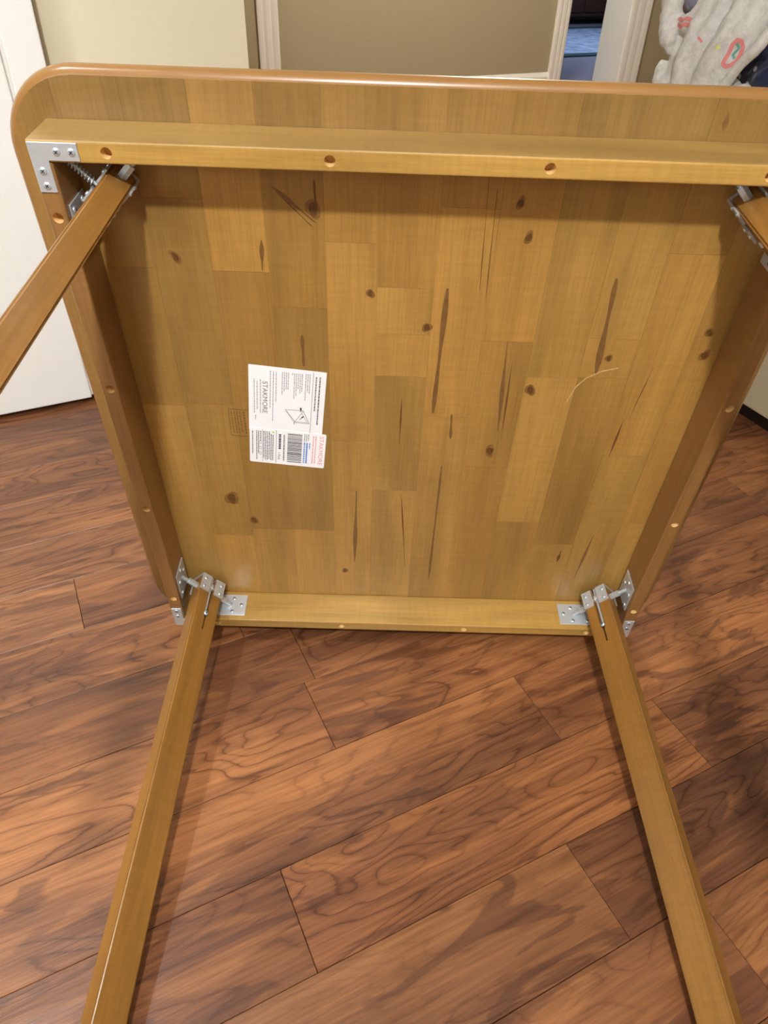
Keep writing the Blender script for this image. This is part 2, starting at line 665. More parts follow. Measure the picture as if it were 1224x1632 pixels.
# --- table top core with bullnose edge
bm = bmesh.new()
RC = 0.076
r = TOPT / 2
rings = []
for i in range(9):
    th = math.radians(90 - 180 * i / 8)
    inset = r * (1 - math.cos(th))
    w = -r + r * math.sin(th) - 0.0004
    pts = rounded_square(-S / 2 + inset, S / 2 - inset, inset, S - inset, RC - inset, 14)
    rings.append([bm.verts.new(TP(u, v, w)) for u, v in pts])
for a, b_ in zip(rings[:-1], rings[1:]):
    n = len(a)
    for i in range(n):
        f = bm.faces.new((a[i], b_[i], b_[(i + 1) % n], a[(i + 1) % n]))
        f.smooth = True
bm.faces.new(rings[0])
bm.faces.new(list(reversed(rings[-1])))
bmesh.ops.recalc_face_normals(bm, faces=bm.faces[:])
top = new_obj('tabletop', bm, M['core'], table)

# --- glued staves of the underside
edges = [-0.4065, -0.352, -0.291, -0.230, -0.170, -0.109, -0.054, 0.008, 0.068, 0.128, 0.190, 0.250, 0.311, 0.372, 0.4065]
jointv = {0: [0.30, 0.62], 1: [0.441, 0.625], 2: [0.444, 0.20, 0.70], 3: [0.624, 0.216], 4: [0.583, 0.216], 5: [0.391, 0.66],
          6: [0.611, 0.553, 0.495, 0.303], 7: [0.700, 0.435], 8: [0.548, 0.352], 9: [0.246, 0.500], 10: [0.556, 0.502, 0.20],
          11: [0.38, 0.66], 12: [0.25, 0.545], 13: [0.42]}
tones = {(1, 1): 0.66, (2, 1): 0.92, (3, 1): 0.72, (4, 1): 0.80, (5, 0): 0.98, (6, 4): 1.02, (6, 2): 1.12, (6, 3): 1.06,
         (7, 1): 1.12, (8, 0): 0.78, (9, 1): 1.08, (9, 0): 0.80, (10, 1): 0.80, (10, 2): 1.02, (8, 2): 1.08, (9, 2): 0.95}
clip = rounded_square(-S / 2 + 0.007, S / 2 - 0.007, 0.007, S - 0.007, RC - 0.007, 10)
srng = random.Random(5)
for c in range(len(edges) - 1):
    vv = [0.0] + sorted(jointv[c]) + [S]
    for k in range(len(vv) - 1):
        g = 0.00012
        poly = clip_poly([(edges[c] + g, vv[k] + g), (edges[c + 1] - g, vv[k] + g), (edges[c + 1] - g, vv[k + 1] - g), (edges[c] + g, vv[k + 1] - g)], clip)
        if len(poly) < 3:
            continue
        cl = []
        for p in poly:
            if not cl or (abs(p[0] - cl[-1][0]) + abs(p[1] - cl[-1][1])) > 1e-5:
                cl.append(p)
        if abs(cl[0][0] - cl[-1][0]) + abs(cl[0][1] - cl[-1][1]) < 1e-5:
            cl.pop()
        bm = bmesh.new()
        lift = srng.uniform(0, 0.00010)
        add_prism(bm, [TP(u, v, -0.0012) for u, v in cl], TP(0, 0, 0.0012 + lift))
        s = 1 - (1 - tones.get((c, k), srng.uniform(0.84, 1.06))) * 0.68
        t = srng.uniform(-0.03, 0.04)
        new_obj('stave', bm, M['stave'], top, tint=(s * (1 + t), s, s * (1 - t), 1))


# --- streaks and knots of the wood
def streak(p0, p1, wid, mat, name='dark_streak', bend=0.0):
    bm = bmesh.new()
    a = Vector(p0)
    b_ = Vector(p1)
    d = (b_ - a)
    L = d.length
    d.normalize()
    nrm = Vector((-d.y, d.x))
    n = 9
    up, dn = [], []
    for i in range(n + 1):
        t = i / n
        k = wid / 2 * (math.sin(math.pi * min(1, max(0, t * 0.96 + 0.02))) ** 0.45) * (0.75 + 0.35 * math.sin(7 * t + p0[0] * 40))
        off = bend * math.sin(math.pi * t)
        m_ = a + d * (L * t) + nrm * off
        up.append(m_ + nrm * max(k, 0.0002))
        dn.append(m_ - nrm * max(k, 0.0002))
    pts = up + list(reversed(dn))
    add_prism(bm, [TP(p.x, p.y, 0.00005) for p in pts], TP(0, 0, 0.00014))
    return new_obj(name, bm, mat, top)


for p0, p1, wd, mk in (
        ((0.023, 0.612), (0.020, 0.441), 0.0085, 'streak'), ((0.044, 0.440), (0.046, 0.400), 0.0050, 'streak'),
        ((0.203, 0.630), (0.210, 0.508), 0.0095, 'streak'), ((0.262, 0.442), (0.259, 0.376), 0.0030, 'streak_dark'),
        ((0.039, 0.352), (0.039, 0.108), 0.0050, 'streak'), ((-0.076, 0.300), (-0.079, 0.145), 0.0060, 'streak'),
        ((-0.013, 0.296), (0.0, 0.134), 0.0020, 'streak_dark'), ((-0.139, 0.548), (-0.139, 0.505), 0.0060, 'streak'),
        ((0.276, 0.224), (0.269, 0.118), 0.0040, 'streak'), ((-0.020, 0.462), (-0.020, 0.385), 0.0022, 'streak_dark'),
        ((-0.175, 0.660), (-0.177, 0.626), 0.0050, 'streak'), ((0.098, 0.548), (0.106, 0.413), 0.0050, 'streak'),
        ((0.108, 0.52), (0.112, 0.40), 0.0020, 'streak_dark'), ((0.062, 0.72), (0.066, 0.60), 0.0012, 'streak_dark'),
        ((0.052, 0.74), (0.058, 0.61), 0.0010, 'streak_dark'), ((0.276, 0.52), (0.268, 0.44), 0.0012, 'streak_dark'),
        ((-0.16, 0.715), (-0.118, 0.680), 0.0050, 'streak'), ((0.262, 0.795), (0.262, 0.778), 0.0050, 'streak'),
        ((0.235, 0.185), (0.234, 0.160), 0.0050, 'streak_dark'), ((-0.118, 0.722), (-0.117, 0.690), 0.0042, 'streak_dark'), ((-0.150, 0.704), (-0.122, 0.676), 0.0016, 'streak_dark')):
    streak(p0, p1, wd, M[mk])


def knot(u, v, r0, asp=1.5, ang=90.0):
    bm = bmesh.new()
    ca, sa = math.cos(math.radians(ang)), math.sin(math.radians(ang))
    def ring(rr, ph):
        out = []
        for i in range(14):
            t = 2 * math.pi * i / 14
            k = rr * (1 + 0.10 * math.sin(3 * t + ph) + 0.14 * math.sin(2 * t + 2 * ph))
            x, y = k * asp * math.cos(t), k * math.sin(t)
            out.append((u + x * ca - y * sa, v + x * sa + y * ca))
        return out
    ph = u * 50 + v * 31
    add_prism(bm, [TP(a, b_, 0.00004) for a, b_ in ring(r0 * 1.55, ph)], TP(0, 0, 0.00011), 1)
    add_prism(bm, [TP(a, b_, 0.00004) for a, b_ in ring(r0, ph + 1)], TP(0, 0, 0.00019), 0)
    return new_obj('wood_knot', bm, [M['knot'], M['knot_ring']], top)


for u, v, r0 in ((-0.268, 0.638, 0.0032), (-0.120, 0.694, 0.0048), (0.004, 0.563, 0.0034), (-0.061, 0.603, 0.0030), (-0.253, 0.278, 0.0058),
                 (-0.226, 0.234, 0.0036), (0.136, 0.481, 0.0038), (0.087, 0.707, 0.0028), (0.101, 0.672, 0.0030), (0.325, 0.568, 0.0030),
                 (0.330, 0.538, 0.0036), (0.100, 0.381, 0.0040), (-0.094, 0.124, 0.0028), (0.220, 0.530, 0.0026)):
    knot(u, v, r0, srng.uniform(1.0, 1.7), srng.uniform(60, 120))
sc_pts = [(0.184, 0.465), (0.190, 0.487), (0.200, 0.501), (0.215, 0.511), (0.235, 0.517)]
bm = bmesh.new()
for a, b_ in zip(sc_pts[:-1], sc_pts[1:]):
    d = (Vector(b_) - Vector(a)).normalized()
    nn = Vector((-d.y, d.x)) * 0.0008
    add_prism(bm, [TP(*(Vector(a) + nn), 0.00005), TP(*(Vector(a) - nn), 0.00005), TP(*(Vector(b_) - nn), 0.00005), TP(*(Vector(b_) + nn), 0.00005)], TP(0, 0, 0.00014))
new_obj('pale_arc', bm, M['pale_arc'], top)  # thin pale arc inlaid on the underside

# --- rails with counterbored holes
HOLE_R = 0.0051
hole_pos = [-0.2945, -0.0977, 0.0977, 0.2945]


def rail(lo, hi, holes, mat, label_axis):
    """lo/hi in (u, v, w); holes: list of (u, v)"""
    bm = bmesh.new()
    p, q_ = TP(*lo), TP(*hi)
    add_box(bm, (min(p.x, q_.x), min(p.y, q_.y), min(p.z, q_.z)), (max(p.x, q_.x), max(p.y, q_.y), max(p.z, q_.z)), 0.0022, 3)
    me = bpy.data.meshes.new('rail')
    bm.to_mesh(me)
    bm.free()
    ob = bpy.data.objects.new('apron_rail', me)
    C.objects.link(ob)
    bm = bmesh.new()
    for (u, v) in holes:
        add_tube(bm, TP(u, v, HR - 0.013), TP(u, v, HR + 0.01), HOLE_R, seg=18)
    cme = bpy.data.meshes.new('cutter')
    bmesh.ops.recalc_face_normals(bm, faces=bm.faces[:])
    bm.to_mesh(cme)
    bm.free()
    cut = bpy.data.objects.new('cutter', cme)
    C.objects.link(cut)
    md = ob.modifiers.new('holes', 'BOOLEAN')
    md.operation = 'DIFFERENCE'
    md.object = cut
    md.solver = 'EXACT'
    bpy.context.view_layer.update()
    dg = bpy.context.evaluated_depsgraph_get()
    res = bpy.data.meshes.new_from_object(ob.evaluated_get(dg))
    bpy.data.objects.remove(ob)
    bpy.data.objects.remove(cut)
    res.materials.clear()
    res.materials.append(mat)
    res.materials.append(M['rawhole'])
    for pl in res.polygons:
        c = pl.center
        pl.material_index = 0
        for (u, v) in holes:
            if (c.x - u) ** 2 + (c.z - v) ** 2 < (HOLE_R * 1.03) ** 2 and -c.y < HR - 0.001:
                pl.material_index = 1
    o = bpy.data.objects.new('apron_rail', res)
    C.objects.link(o)
    o.parent = table
    return o


VB0, VB1 = OV, OV + TR
VT0, VT1 = S - OV - TR, S - OV
vm = S / 2
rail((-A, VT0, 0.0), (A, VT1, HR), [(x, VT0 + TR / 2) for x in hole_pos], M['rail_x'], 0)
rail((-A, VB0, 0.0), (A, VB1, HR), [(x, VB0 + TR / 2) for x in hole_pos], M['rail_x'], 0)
rail((-A, VB1 + 0.0002, 0.0), (-A + TR, VT0 - 0.0002, HR), [(-A + TR / 2, vm + x) for x in hole_pos], M['rail_z'], 2)
rail((A - TR, VB1 + 0.0002, 0.0), (A, VT0 - 0.0002, HR), [(A - TR / 2, vm + x) for x in hole_pos], M['rail_z'], 2)

# --- corner hardware and legs
LEG_B, LEG_C = 0.041, 0.0245
IN = A - TR
K = 1 / math.sqrt(2)


def flat_box(u0, u1, v0, v1, w0, w1, bm, bevel=0.0):
    p, q_ = TP(u0, v0, w0), TP(u1, v1, w1)
    add_box(bm, (min(p.x, q_.x), min(p.y, q_.y), min(p.z, q_.z)), (max(p.x, q_.x), max(p.y, q_.y), max(p.z, q_.z)), bevel, 1)


def screw(parent, c, n, r_=0.0036, h=0.0016, cross=True, name='screw'):
    bm = bmesh.new()
    add_dome(bm, c, n, r_, h, 12, 0, 1 if cross else None)
    return new_obj(name, bm, [M['bolt'], M['slot']], parent)


def corner(su, sv, splay):
    iu = -su
    cu = su * IN
    cv = VB1 if sv < 0 else VT0
    iv = 1 if sv < 0 else -1
    WA = 0.028

    def pc(a, b_, w):
        return TP(cu + iu * a, cv + iv * b_, w)

    # L bracket on the front faces of the rails
    ow = TR - 0.0015
    bm = bmesh.new()
    g = 0.0155
    arm = 0.0435 - ow
    pts = [(-ow, -ow), (arm, -ow), (arm, -ow + g), (-ow + g, -ow + g), (-ow + g, arm), (-ow, arm)]
    add_prism(bm, [pc(a, b_, HR) for a, b_ in pts], TP(0, 0, 0.0015))
    bmesh.ops.bevel(bm, geom=bm.edges[:], offset=0.0004, segments=1, affect='EDGES')
    lb = new_obj('corner_bracket', bm, M['zinc'], table)
    for a, b_ in ((arm - 0.006, -ow + g / 2), (arm - 0.019, -ow + g / 2), (-ow + g / 2, arm - 0.006), (-ow + g / 2, arm - 0.019)):
        screw(lb, pc(a, b_, HR + 0.0015), TP(0, 0, 1), 0.0036, 0.0012)

    # pivot plates screwed to the inner faces of both rails
    for side in (0, 1):
        def pp(al, ou, w):
            return pc(al, ou, w) if side == 0 else pc(ou, al, w)
        bm = bmesh.new()
        add_prism(bm, [pp(0.041, 0.0, 0.008), pp(0.093, 0.0, 0.008), pp(0.093, 0.0, 0.048), pp(0.041, 0.0, 0.048)], pp(0, 0.0016, 0) - pp(0, 0, 0))
        bmesh.ops.bevel(bm, geom=bm.edges[:], offset=0.0005, segments=1, affect='EDGES')
        pl = new_obj('pivot_plate', bm, M['zinc'], table)
        nrm = pp(0, 1, 0) - pp(0, 0, 0)
        for al, w in ((0.085, 0.028), (0.072, 0.016), (0.072, 0.041), (0.048, 0.016), (0.048, 0.041)):
            screw(pl, pp(al, 0.0016, w), nrm, 0.0032, 0.0018)

    # axle across the corner, with sleeves
    pa = pc(0.069, 0.0016, WA)
    pb = pc(0.0016, 0.069, WA)
    ax = (pb - pa).normalized()
    ln = (pb - pa).length
    bm = bmesh.new()
    add_tube(bm, pa, pb, 0.0030)
    axo = new_obj('axle_bolt', bm, M['bolt'], table, smooth=False)
    gap = (ln - LEG_B) / 2
    for s0, s1 in ((gap * 0.42, gap + 0.001), (ln - gap - 0.001, ln - gap * 0.42)):
        bm = bmesh.new()
        add_tube(bm, pa + ax * s0, pa + ax * s1, 0.0050, seg=6)
        new_obj('sleeve', bm, M['bolt'], axo)

    # bolt with spring from the corner to the leg
    ctr = (pa + pb) / 2
    diag = (pc(1, 1, 0) - pc(0, 0, 0)).normalized()
    c0 = pc(0.003, 0.003, WA + 0.006)
    c1 = ctr - diag * (LEG_C / 2) + TP(0, 0, 0.006)
    bm = bmesh.new()
    add_tube(bm, c0, c1, 0.0018)
    sp = new_obj('corner_bolt', bm, M['bolt'], table)
    bm = bmesh.new()
    dd = (c1 - c0)
    L = dd.length
    dd.normalize()
    x = dd.orthogonal().normalized()
    y = dd.cross(x)
    prev = None
    for i in range(0, 64):
        t = i / 63
        th = t * 2 * math.pi * 8
        p = c0 + dd * (L * (0.08 + 0.8 * t)) + (x * math.cos(th) + y * math.sin(th)) * 0.0036
        if prev is not None:
            add_tube(bm, prev, p, 0.0007, seg=5, cap=False)
        prev = p
    new_obj('spring', bm, M['zinc'], sp)

    # leg: local frame with x along the axle, y to the table centre, z down the leg
    wdir = (TP(0, 0, 1) + TP(splay, 0, 0)).normalized()
    xa = ax
    ya = diag - wdir * diag.dot(wdir)
    ya.normalize()
    xa = ya.cross(wdir)
    mtx = Matrix((xa, ya, wdir)).transposed().to_4x4()
    mtx.translation = TP(ctr.x, ctr.z, 0) + TP(0, 0, 0.012)
    leg = empty('leg')
    leg.parent = table
    leg.matrix_local = mtx
    B2, C2 = LEG_B / 2, LEG_C / 2
    low = min((TP(ctr.x, ctr.z, 0) + xa * sx * B2 + ya * sy * C2).z for sx in (-1, 1) for sy in (-1, 1))
    L = 0.0
    if sv < 0:
        Lw = (low * math.cos(TILT) + TABLE_LIFT) / math.sin(TILT)
        L = Lw - 0.012 - 0.0005
        corner.L = L
    else:
        L = corner.L
    s2 = 0.0042
    n2 = 0.0014
    bm = bmesh.new()
    prof = [(-B2, 0), (-s2, 0), (-s2, 0.066), (-n2, 0.072), (-n2, 0.094), (n2, 0.094), (n2, 0.072), (s2, 0.066), (s2, 0), (B2, 0), (B2, L), (-B2, L)]
    fs = add_prism(bm, [Vector((px, -C2, pz)) for px, pz in prof], Vector((0, LEG_C, 0)))
    es = [e for e in bm.edges if abs(e.verts[0].co.x) > B2 - 1e-4 and abs(e.verts[1].co.x) > B2 - 1e-4]
    bmesh.ops.bevel(bm, geom=es, offset=0.0022, segments=3, affect='EDGES')
    lt = random.Random(int(su * 3 + sv * 7 + 20)).uniform(0.94, 1.04)
    new_obj('leg_post', bm, M['leg'], leg, tint=(lt, lt, lt, 1))
    # U caps over both prongs
    for sx in (-1, 1):
        x0, x1 = (s2 + 0.0004, B2 + 0.0004)
        if sx < 0:
            x0, x1 = -x1, -x0
        bm = bmesh.new()
        th = 0.0020
        e = 0.0002
        prof = [(-C2 - e - th, -e - th), (C2 + e + th, -e - th), (C2 + e + th, 0.027), (C2 + e, 0.027), (C2 + e, -e), (-C2 - e, -e), (-C2 - e, 0.027), (-C2 - e - th, 0.027)]
        add_prism(bm, [Vector((x0, py, pz)) for py, pz in prof], Vector((x1 - x0, 0, 0)))
        cap = new_obj('prong_cap', bm, M['zinc'], leg)
        xm = (x0 + x1) / 2
        for pz in (0.006, 0.021):
            bm = bmesh.new()
            add_dome(bm, (xm + 0.002 * sx, C2 + e + th, pz), (0, 1, 0), 0.0027, 0.0016)
            new_obj('rivet', bm, M['bolt'], leg)
            bm = bmesh.new()
            add_dome(bm, (xm + 0.002 * sx, -C2 - e - th, pz), (0, -1, 0), 0.0027, 0.0016)
            new_obj('rivet', bm, M['bolt'], leg)
    # locking bar in the slot and its pin
    bm = bmesh.new()
    add_box(bm, (-0.0022, -0.006, -0.006), (0.0022, C2 - 0.004, 0.060), 0.0006)
    add_tube(bm, (-0.0038, 0.002, 0.010), (0.0038, 0.002, 0.010), 0.0075, seg=16)
    new_obj('locking_bar', bm, M['zinc'], leg)
    bm = bmesh.new()
    add_dome(bm, (0, C2 - 0.001, 0.064), (0, 1, 0), 0.0040, 0.0030, 12, 0, 1)
    new_obj('lock_pin', bm, [M['bolt'], M['slot']], leg)


corner(-1, -1, -0.006)
corner(1, -1, 0.035)
corner(-1, 1, 0.0)
corner(1, 1, 0.0)

# --- paper labels glued to the underside
LBL_ANG = math.radians(-5.5)
LX = Vector((math.cos(LBL_ANG), math.sin(LBL_ANG)))
LY = Vector((-math.sin(LBL_ANG), math.cos(LBL_ANG)))
LORG = Vector((-0.2052, 0.5062))


def LP(s, t, w):
    """label point: s to the right, t downwards (metres)"""
    p = LORG + LX * s - LY * t
    return TP(p.x, p.y, w)


def label_sheet(name, s0, s1, t0, t1, w, rad):
    bm = bmesh.new()
    pts = rounded_square(s0, s1, t0, t1, rad, 4)
    add_prism(bm, [LP(a, b_, w) for a, b_ in pts], TP(0, 0, 0.0002))
    return new_obj(name, bm, M['paper'], table)


UH = 0.0965
W1 = 0.0940
sheet = label_sheet('instruction_sheet', 0.0, W1, 0.0, UH + 0.004, 0.0002, 0.0006)
tag(sheet, 'white printed instruction sheet')
stick = label_sheet('barcode_label', 0.0006, 0.1000, UH, 0.1560, 0.00045, 0.0022)
tag(stick, 'white barcode label')


def ink_lines(bm, items, w):
    for s, t0, t1, th in items:
        add_prism(bm, [LP(s - th / 2, t0, w), LP(s + th / 2, t0, w), LP(s + th / 2, t1, w), LP(s - th / 2, t1, w)], TP(0, 0, 0.00005))


def word_line(bm, s, t0, t1, th, w, rg):
    """a line of print too small to read: a row of word-length dashes"""
    t = t0
    while t < t1:
        L = rg.uniform(0.0012, 0.0046)
        ink_lines(bm, [(s, t, min(t + L, t1), th)], w)
        t += L + 0.0007


irng = random.Random(3)
WU = 0.00042
bm = bmesh.new()
for s, t0, t1 in ((0.0070, 0.020, 0.073), (0.0105, 0.023, 0.067), (0.0145, 0.020, 0.072),
                  (0.0265, 0.006, 0.062), (0.0300, 0.007, 0.083), (0.0335, 0.007, 0.052),
                  (0.0410, 0.006, 0.040), (0.0435, 0.006, 0.035), (0.0460, 0.006, 0.031), (0.0482, 0.006, 0.031),
                  (0.0530, 0.006, 0.009), (0.0556, 0.006, 0.044), (0.0580, 0.006, 0.040), (0.0604, 0.006, 0.029), (0.0628, 0.006, 0.035), (0.0650, 0.006, 0.032),
                  (0.0694, 0.005, 0.045), (0.0718, 0.005, 0.032), (0.0742, 0.005, 0.034)):
    word_line(bm, s, t0, t1, 0.0011, WU, irng)
word_line(bm, 0.0085, 0.076, 0.083, 0.0011, WU, irng)
new_obj('small_print', bm, M['ink_pale'], sheet)
bm = bmesh.new()
word_line(bm, 0.0865, 0.008, 0.082, 0.0016, WU, irng)
word_line(bm, 0.0820, 0.008, 0.060, 0.0014, WU, irng)
ink_lines(bm, [(0.0782, 0.002, 0.0962, 0.0005)], WU)
new_obj('heading_print', bm, M['ink'], sheet)
# line drawing of a table with two arrows


def draw(bm, pts, th, w):
    for (a, b_), (c_, d_) in zip(pts[:-1], pts[1:]):
        p = Vector((a, b_))
        q_ = Vector((c_, d_))
        dd = (q_ - p).normalized()
        nn = Vector((-dd.y, dd.x)) * th / 2
        add_prism(bm, [LP(*(p + nn), w), LP(*(p - nn), w), LP(*(q_ - nn), w), LP(*(q_ + nn), w)], TP(0, 0, 0.00005))


bm = bmesh.new()
draw(bm, [(0.0455, 0.0625), (0.0575, 0.0815), (0.0765, 0.0815), (0.0680, 0.0615), (0.0455, 0.0625)], 0.0006, WU)
draw(bm, [(0.0475, 0.0640), (0.0582, 0.0800), (0.0740, 0.0800)], 0.0004, WU)
draw(bm, [(0.0575, 0.0815), (0.0660, 0.0665), (0.0680, 0.0615)], 0.0005, WU)
draw(bm, [(0.0660, 0.0650), (0.0745, 0.0812)], 0.0004, WU)
draw(bm, [(0.0575, 0.0815), (0.0575, 0.0850)], 0.0008, WU)
new_obj('table_drawing', bm, M['ink'], sheet)
bm = bmesh.new()
draw(bm, [(0.0648, 0.0570), (0.0652, 0.0610)], 0.0022, WU + 0.00004)
draw(bm, [(0.0652, 0.0605), (0.0650, 0.0640)], 0.0008, WU + 0.00004)
draw(bm, [(0.0690, 0.0705), (0.0665, 0.0730)], 0.0018, WU + 0.00004)
draw(bm, [(0.0668, 0.0728), (0.0640, 0.0765)], 0.0008, WU + 0.00004)
new_obj('arrow_marks', bm, M['ink_black'], sheet)


def text_part(body, s, t, size, length, mat, parent, w):
    """lettering that reads down the sheet, tops of the letters to the right"""
    cu = bpy.data.curves.new('lettering', 'FONT')
    cu.body = body
    cu.size = size
    cu.extrude = 0.0
    ob = bpy.data.objects.new('lettering', cu)
    C.objects.link(ob)
    bpy.context.view_layer.update()
    dg = bpy.context.evaluated_depsgraph_get()
    me = bpy.data.meshes.new_from_object(ob.evaluated_get(dg))
    bpy.data.objects.remove(ob)
    xs = [v.co.x for v in me.vertices]
    x0, x1 = min(xs), max(xs)
    k = length / (x1 - x0)
    for v in me.vertices:
        v.co = LP(s + v.co.y, t + (v.co.x - x0) * k, w)
    me.materials.clear()
    me.materials.append(mat)
    o = bpy.data.objects.new('lettering', me)
    C.objects.link(o)
    o.parent = parent
    return o


text_part('STAKMORE', 0.0172, 0.0225, 0.0088, 0.0490, M['ink'], sheet, 0.00046)
WL = 0.00068
text_part('STAKMORE', 0.0915, 0.1005, 0.0078, 0.0500, M['ink_red'], stick, WL)
text_part('1 Pack', 0.0378, 0.1355, 0.0048, 0.0125, M['ink_black'], stick, WL)
bm = bmesh.new()
for s, t0, t1 in ((0.0045, 0.102, 0.142), (0.0098, 0.101, 0.151), (0.0122, 0.101, 0.140), (0.0150, 0.101, 0.118),
                  (0.0190, 0.101, 0.148), (0.0214, 0.101, 0.151), (0.0238, 0.101, 0.150), (0.0262, 0.101, 0.149), (0.0286, 0.105, 0.151), (0.0310, 0.106, 0.150)):
    word_line(bm, s, t0, t1, 0.0012, WL, irng)
word_line(bm, 0.0455, 0.104, 0.149, 0.0016, WL, irng)
ink_lines(bm, [(0.0175, 0.0985, 0.1535, 0.0004), (0.0352, 0.0975, 0.1545, 0.0005)], WL)
new_obj('small_print', bm, M['ink'], stick)
bm = bmesh.new()
word_line(bm, 0.0400, 0.1035, 0.1290, 0.0030, WL, irng)
new_obj('item_number_print', bm, M['ink_black'], stick)
bm = bmesh.new()
for i in range(3):
    t = 0.118 + i * 0.0095
    draw(bm, [(0.0138, t), (0.0160, t), (0.0160, t + 0.005), (0.0138, t + 0.005), (0.0138, t)], 0.0006, WL)
new_obj('symbol_marks', bm, M['ink_pale'], stick)
bm = bmesh.new()
t = 0.1005
bars = []
while t < 0.1495:
    th = irng.choice((0.0004, 0.0004, 0.0008, 0.0012))
    bars.append((t, th))
    t += th + irng.choice((0.0005, 0.0006, 0.0010))
for t, th in bars:
    ink_lines(bm, [(0.0595, t, t + th, 0.0190)], WL)
new_obj('barcode_bars', bm, M['ink_black'], stick)
bm = bmesh.new()
for s, t0, t1 in ((0.0720, 0.099, 0.112), (0.0745, 0.099, 0.112), (0.0770, 0.099, 0.110)):
    word_line(bm, s, t0, t1, 0.0014, WL, irng)
new_obj('pale_print', bm, M['ink_pale'], stick)
bm = bmesh.new()
ink_lines(bm, [(0.0755, 0.1135, 0.1500, 0.0022)], WL)
word_line(bm, 0.0722, 0.1135, 0.1500, 0.0020, WL, irng)
word_line(bm, 0.0790, 0.1135, 0.1240, 0.0016, WL, irng)
new_obj('blue_print', bm, M['ink_blue'], stick)
bm = bmesh.new()
word_line(bm, 0.0835, 0.101, 0.149, 0.0012, WL, irng)
word_line(bm, 0.0868, 0.101, 0.149, 0.0012, WL, irng)
new_obj('pink_print', bm, M['ink_red'], stick)
bm = bmesh.new()
add_prism(bm, [LP(0.0300, 0.0995, WL), LP(0.0300, 0.1035, WL), LP(0.0335, 0.1015, WL)], TP(0, 0, 0.00005))
new_obj('warning_triangle', bm, M['ink_green'], stick)

# faint brown ink stamp beside the label
bm = bmesh.new()


def sline(u0, v0, u1, v1, th):
    d = (Vector((u1, v1)) - Vector((u0, v0))).normalized()
    n_ = Vector((-d.y, d.x)) * th / 2
    a = Vector((u0, v0))
    b_ = Vector((u1, v1))
    add_prism(bm, [TP(*(a + n_), 0.00008), TP(*(a - n_), 0.00008), TP(*(b_ - n_), 0.00008), TP(*(b_ + n_), 0.00008)], TP(0, 0, 0.0001))


sline(-0.238, 0.438, -0.211, 0.436, 0.0008)
sline(-0.239, 0.395, -0.215, 0.393, 0.0008)
sline(-0.238, 0.438, -0.239, 0.395, 0.0006)
for i, uu in enumerate((-0.2345, -0.2310, -0.2275, -0.2240, -0.2190)):
    v = 0.434
    while v > 0.399:
        L = irng.uniform(0.002, 0.005)
        sline(uu, v, uu, v - L, 0.0010 if i < 4 else 0.0018)
        v -= L + 0.0014
stp = new_obj('ink_stamp', bm, M['ink_brown'], table)

# ------------------------------------------------------------------ clothes heaped on the cabinet
from mathutils.bvhtree import BVHTree


def cloth_mat(name, base, spots=None, k=0.08):
    m, nt, b = new_mat(name)
    N = NB(nt)
    n1 = N.noise(N.coords((70, 70, 70)), 1.0, 3.0, 0.6)
    n2 = N.noise(N.coords((13, 13, 13)), 1.0, 2.0, 0.5)
    col = N.ramp(n1, [(0.3, mul(base, 1 - k)), (0.7, mul(base, 1 + k))])
    if spots is not None:
        v = N.n('ShaderNodeTexVoronoi')
        v.inputs['Scale'].default_value = spots[1]
        N.link(N.coords((1, 1, 1)), v.inputs['Vector'])
        f = N.ramp(N.math('ADD', v.outputs['Distance'], N.math('MULTIPLY', n1, 0.12)), [(0.0, (1, 1, 1, 1)), (spots[2], (1, 1, 1, 1)), (spots[2] + 0.05, (0, 0, 0, 1)), (1, (0, 0, 0, 1))])
        col = N.mix(f, col, spots[0])
    N.link(col, b.inputs['Base Color'])
    b.inputs['Roughness'].default_value = 0.95
    b.inputs['Sheen Weight'].default_value = 0.3
    N.bump(N.math('ADD', n1, N.math('MULTIPLY', n2, 1.5)), 0.5, 0.006, b)
    return m


M['plush'] = cloth_mat('white_plush_fabric', lin((214, 210, 204)), (lin((226, 232, 170)), 9.0, 0.10), 0.10)
M['navy'] = cloth_mat('navy_print_fabric', lin((36, 42, 74)), (lin((214, 218, 232)), 26.0, 0.20), 0.15)
M['mauve'] = cloth_mat('grey_mauve_fabric', lin((142, 138, 154)), None, 0.12)
M['coral'] = plain('coral_print', lin((228, 140, 136)), 0.9, 0, 0.08, 80)
M['teal'] = plain('teal_print', lin((112, 168, 156)), 0.9, 0, 0.08, 80)
M['lemon'] = plain('lemon_print', lin((224, 232, 150)), 0.9, 0, 0.06, 80)


